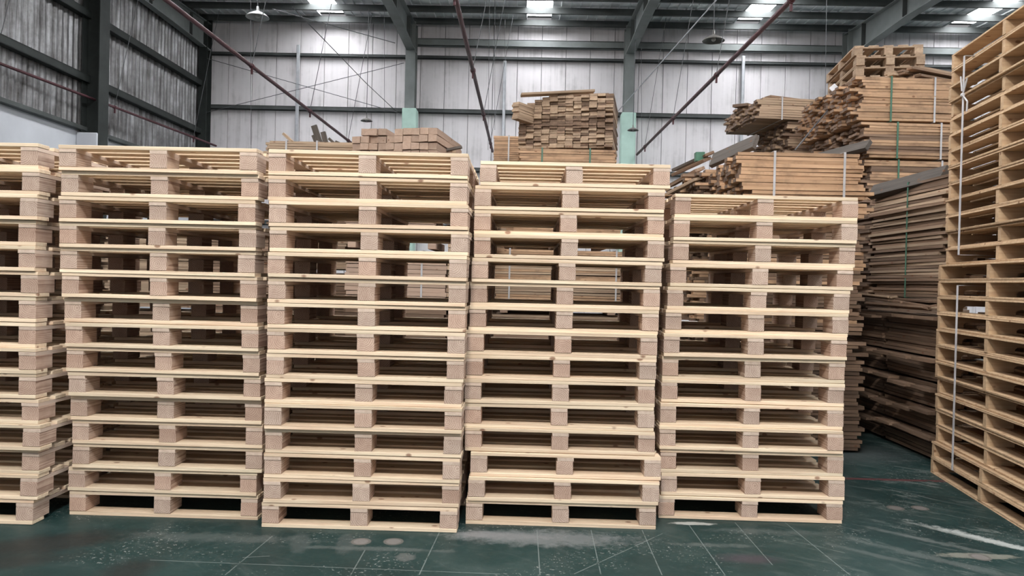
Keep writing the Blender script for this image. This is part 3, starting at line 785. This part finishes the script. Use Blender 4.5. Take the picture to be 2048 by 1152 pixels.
# --- pile E, mid right
bundle('pale board bundle with one white strap overhanging at the top', (3.02, 9.86, 3.645), R(6), 1.05, 0.1, 0.031, 11, 9, ['tan'], je=0.03, straps=(0.33,), taper=0.004, end='endgrain')
bundle('weathered boards under the overhanging pale bundle', (3.46, 9.95, 2.85), R(3), 1.05, 0.1, 0.0325, 12, 24, ['tan', 'tan', 'brown'], je=0.05, jrow=0.012, end='endgrain')
bundle('middle boards under the overhanging pale bundle', (3.45, 9.95, 1.42), R(3), 1.05, 0.1, 0.031, 12, 46, ['brown', 'tan'], je=0.04, full=False)
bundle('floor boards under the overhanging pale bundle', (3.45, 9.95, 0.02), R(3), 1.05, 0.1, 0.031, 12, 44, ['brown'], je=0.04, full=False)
plank(at(1535, 194, 10.2), at(1640, 207, 10.6), 0.12, 0.03, 'brown', 'dark board lying on the overhanging pale bundle')
plank(at(1470, 213, 10.5), at(1500, 210, 10.3), 0.12, 0.04, 'brown', 'dark board end sticking left out of the pale bundle')

# --- pile D, tall right pile
D = (('tallest orange bundle, the top one beside the notched pallets', 3.26, 15, ['orange'], 0.045), ('second orange bundle down in the tall pile', 2.86, 12, ['orange'], 0.04),
     ('third orange bundle down in the tall pile', 2.45, 12, ['orange'], 0.035))
for i, (lab, z, nr, mt, je) in enumerate(D):
    t = bundle(lab, (3.66 + 0.02 * i - (0.06 if i == 0 else 0), 8.15, z), R(2), 1.12, 0.1, 0.0315, 15, nr, mt + ['brown'] * (1 if i else 0), je=je, jrow=0.015,
           straps=(0.34, 0.82) if i < 3 else (), strap_mat='strap_white', end='endgrain')
    if i >= 0:
        for ch in t.children:
            if ch.name.startswith('strap') and abs(ch.location.x - 0.34) < 0.01:
                ch.data.materials.clear(); ch.data.materials.append(M['strap_green'])
bundle('rough boards in the lower half of the tall orange pile', (3.7, 8.15, 1.42), R(2), 1.12, 0.1, 0.0315, 15, 32, ['orange', 'brown'], je=0.04, full=False)
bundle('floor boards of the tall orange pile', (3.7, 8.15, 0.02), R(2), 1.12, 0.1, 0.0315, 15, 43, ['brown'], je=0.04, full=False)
plank(at(1628, 318, 8.6), at(1738, 290, 7.95), 0.13, 0.05, 'grey', 'grey plank jutting from the left side of the tall orange pile', R(50))
plank(at(1745, 385, 7.4), at(1892, 347, 6.3), 0.14, 0.06, 'grey', 'grey plank lying sloped on the dark aisle bundle', R(60))
plank(at(1668, 182, 9.2), at(1700, 165, 8.9), 0.15, 0.03, 'brown', 'brown offcut tilted on the top left of the tall pile', R(30))
plank(at(1645, 215, 9.4), at(1690, 180, 9.0), 0.18, 0.03, 'grey', 'grey board tilted on the top left of the tall pile', R(30))
plank(at(1664, 172, 9.0), at(1676, 184, 8.9), 0.08, 0.02, 'strap_white', 'small pale board leaning on the top left of the tall pile', R(60), )
# loose slats on top of pile D
SL = bundle('loose heap of short slats on top of the tall orange pile', (4.35, 8.35, 3.745), R(25), 0.75, 0.085, 0.026, 8, 7, ['tan', 'brown'], je=0.09, jy=0.02, skip=0.3, jrow=0.05)
# support behind and used pallets on it
for z, nr in ((0.02, 44), (1.42, 44), (2.82, 31)):
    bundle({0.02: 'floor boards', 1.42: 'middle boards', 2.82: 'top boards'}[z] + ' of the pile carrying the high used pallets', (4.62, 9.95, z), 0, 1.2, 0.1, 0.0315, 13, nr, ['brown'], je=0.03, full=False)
UT = [boxmesh('top_board', (1.2, 0.1, 0.018), M['tan'], 0.002), boxmesh('top_board', (1.2, 0.1, 0.018), M['tan'], 0.002)]
UB = boxmesh('bottom_board', (1.3, 0.1, 0.018), M['tan'], 0.002)
US = boxmesh('stringer_board', (0.1, 0.8, 0.018), M['tan'], 0.002)
UK = boxmesh('block', (0.13, 0.1, 0.066), M['tan'], 0.002)
UTL = boxmesh('top_board', (1.3, 0.115, 0.018), M['tan'], 0.002)
pA = at(1712, 91, 9.3); pC = at(1842, 89.5, 9.2)
rzP = math.atan2(pC.y - pA.y, pC.x - pA.x)
for k in range(6):
    t = thing('pallet', 'used block pallet, %s of the six stacked high above the tall pile' % ['topmost', 'second down', 'third down', 'fourth down', 'fifth down', 'lowest'][k], 'pallet',
              (pA.x + random.uniform(-0.02, 0.02), pA.y + random.uniform(-0.02, 0.02), pA.z - 0.122 * (k + 1)), rzP, 'used pallets stacked above the tall pile')
    # local x: 0..0.8 across the front, local y: 0..1.3 deep; slats run along y
    for i in range(3):
        put('bottom_board', UB, t, ((0.05, 0.4, 0.75)[i], 0.65, 0.009), (0, 0, a90))
        put('stringer_board', US, t, (0.4, (0.05, 0.65, 1.25)[i], 0.093), (0, 0, a90))
        for j in range(3): put('block', UK, t, ((0.05, 0.4, 0.75)[i], (0.065, 0.65, 1.235)[j], 0.051), (0, 0, a90))
    for i in range(5): put('top_board', UTL, t, (0.058 + i * 0.171, 0.65, 0.111), (0, 0, a90))

# --- pile F, boards along the aisle, browned to carry the shade between courses
FX = 3.44
bundle('dark board bundle with a green cord, upper, beside the aisle', (FX + 0.4, 6.12, 1.36), a90, 1.32, 0.1, 0.0275, 4, 37, ['brown', 'brown', 'tan'], je=0.05, jy=0.012, straps=(0.62,), strap_mat='strap_green', jrow=0.02)
bundle('second dark board bundle at upper level beside the aisle', (FX + 0.42, 7.52, 1.36), a90, 0.55, 0.1, 0.0275, 4, 30, ['brown'], je=0.05, jy=0.012, jrow=0.02)
for k in range(9):
    y0 = random.uniform(6.0, 7.0); z = 1.255 + 0.012 * k
    plank((FX - random.uniform(0.0, 0.06), y0, z), (FX - random.uniform(-0.12, 0.06), y0 + random.uniform(0.9, 1.1), z + random.uniform(-0.02, 0.04)), 0.09, 0.02,
          random.choice(['tan', 'brown']), ['pale crooked slat sticking out between', 'thin brown slat sticking out between', 'short slat wedged between', 'long slat lying between', 'split slat lying between', 'tan slat lying askew between',
           'rough slat lying askew between', 'dark slat lying askew between', 'topmost crooked slat lying between'][k] + ' the two dark aisle levels', random.uniform(-0.3, 0.3))
nm = ('near', 'far')
z = 0.03
FL = [(0.03, 7), (0.24, 7), (0.45, 7), (0.66, 7), (0.87, 12)]
for i, (z, nr) in enumerate(FL):
    lv = ('lowest course', 'second course up', 'third course up', 'fourth course up', 'fifth course up')[i]
    for j, y0 in enumerate((6.02, 7.08)):
        T_ = bundle('%s shade-browned boards, %s, beside the aisle floor' % (nm[j], lv), (FX + 0.38, y0, z), a90, 1.02, 0.1, 0.0275, 4, nr, ['brown'], je=0.04, jy=0.012, jrow=0.014)
        # uneven course of shorter boards jutting toward the aisle
        for q in range(3):
            o = put('plank', plankmesh(0.3, 0.1, 0.0275, 'brown'), T_, (0.03 + q * 0.33 + random.uniform(-0.02, 0.02), 0.405 + random.uniform(0.0, 0.05), (nr - 1 - random.choice((0, 0, 1))) * 0.0275 + 0.002))
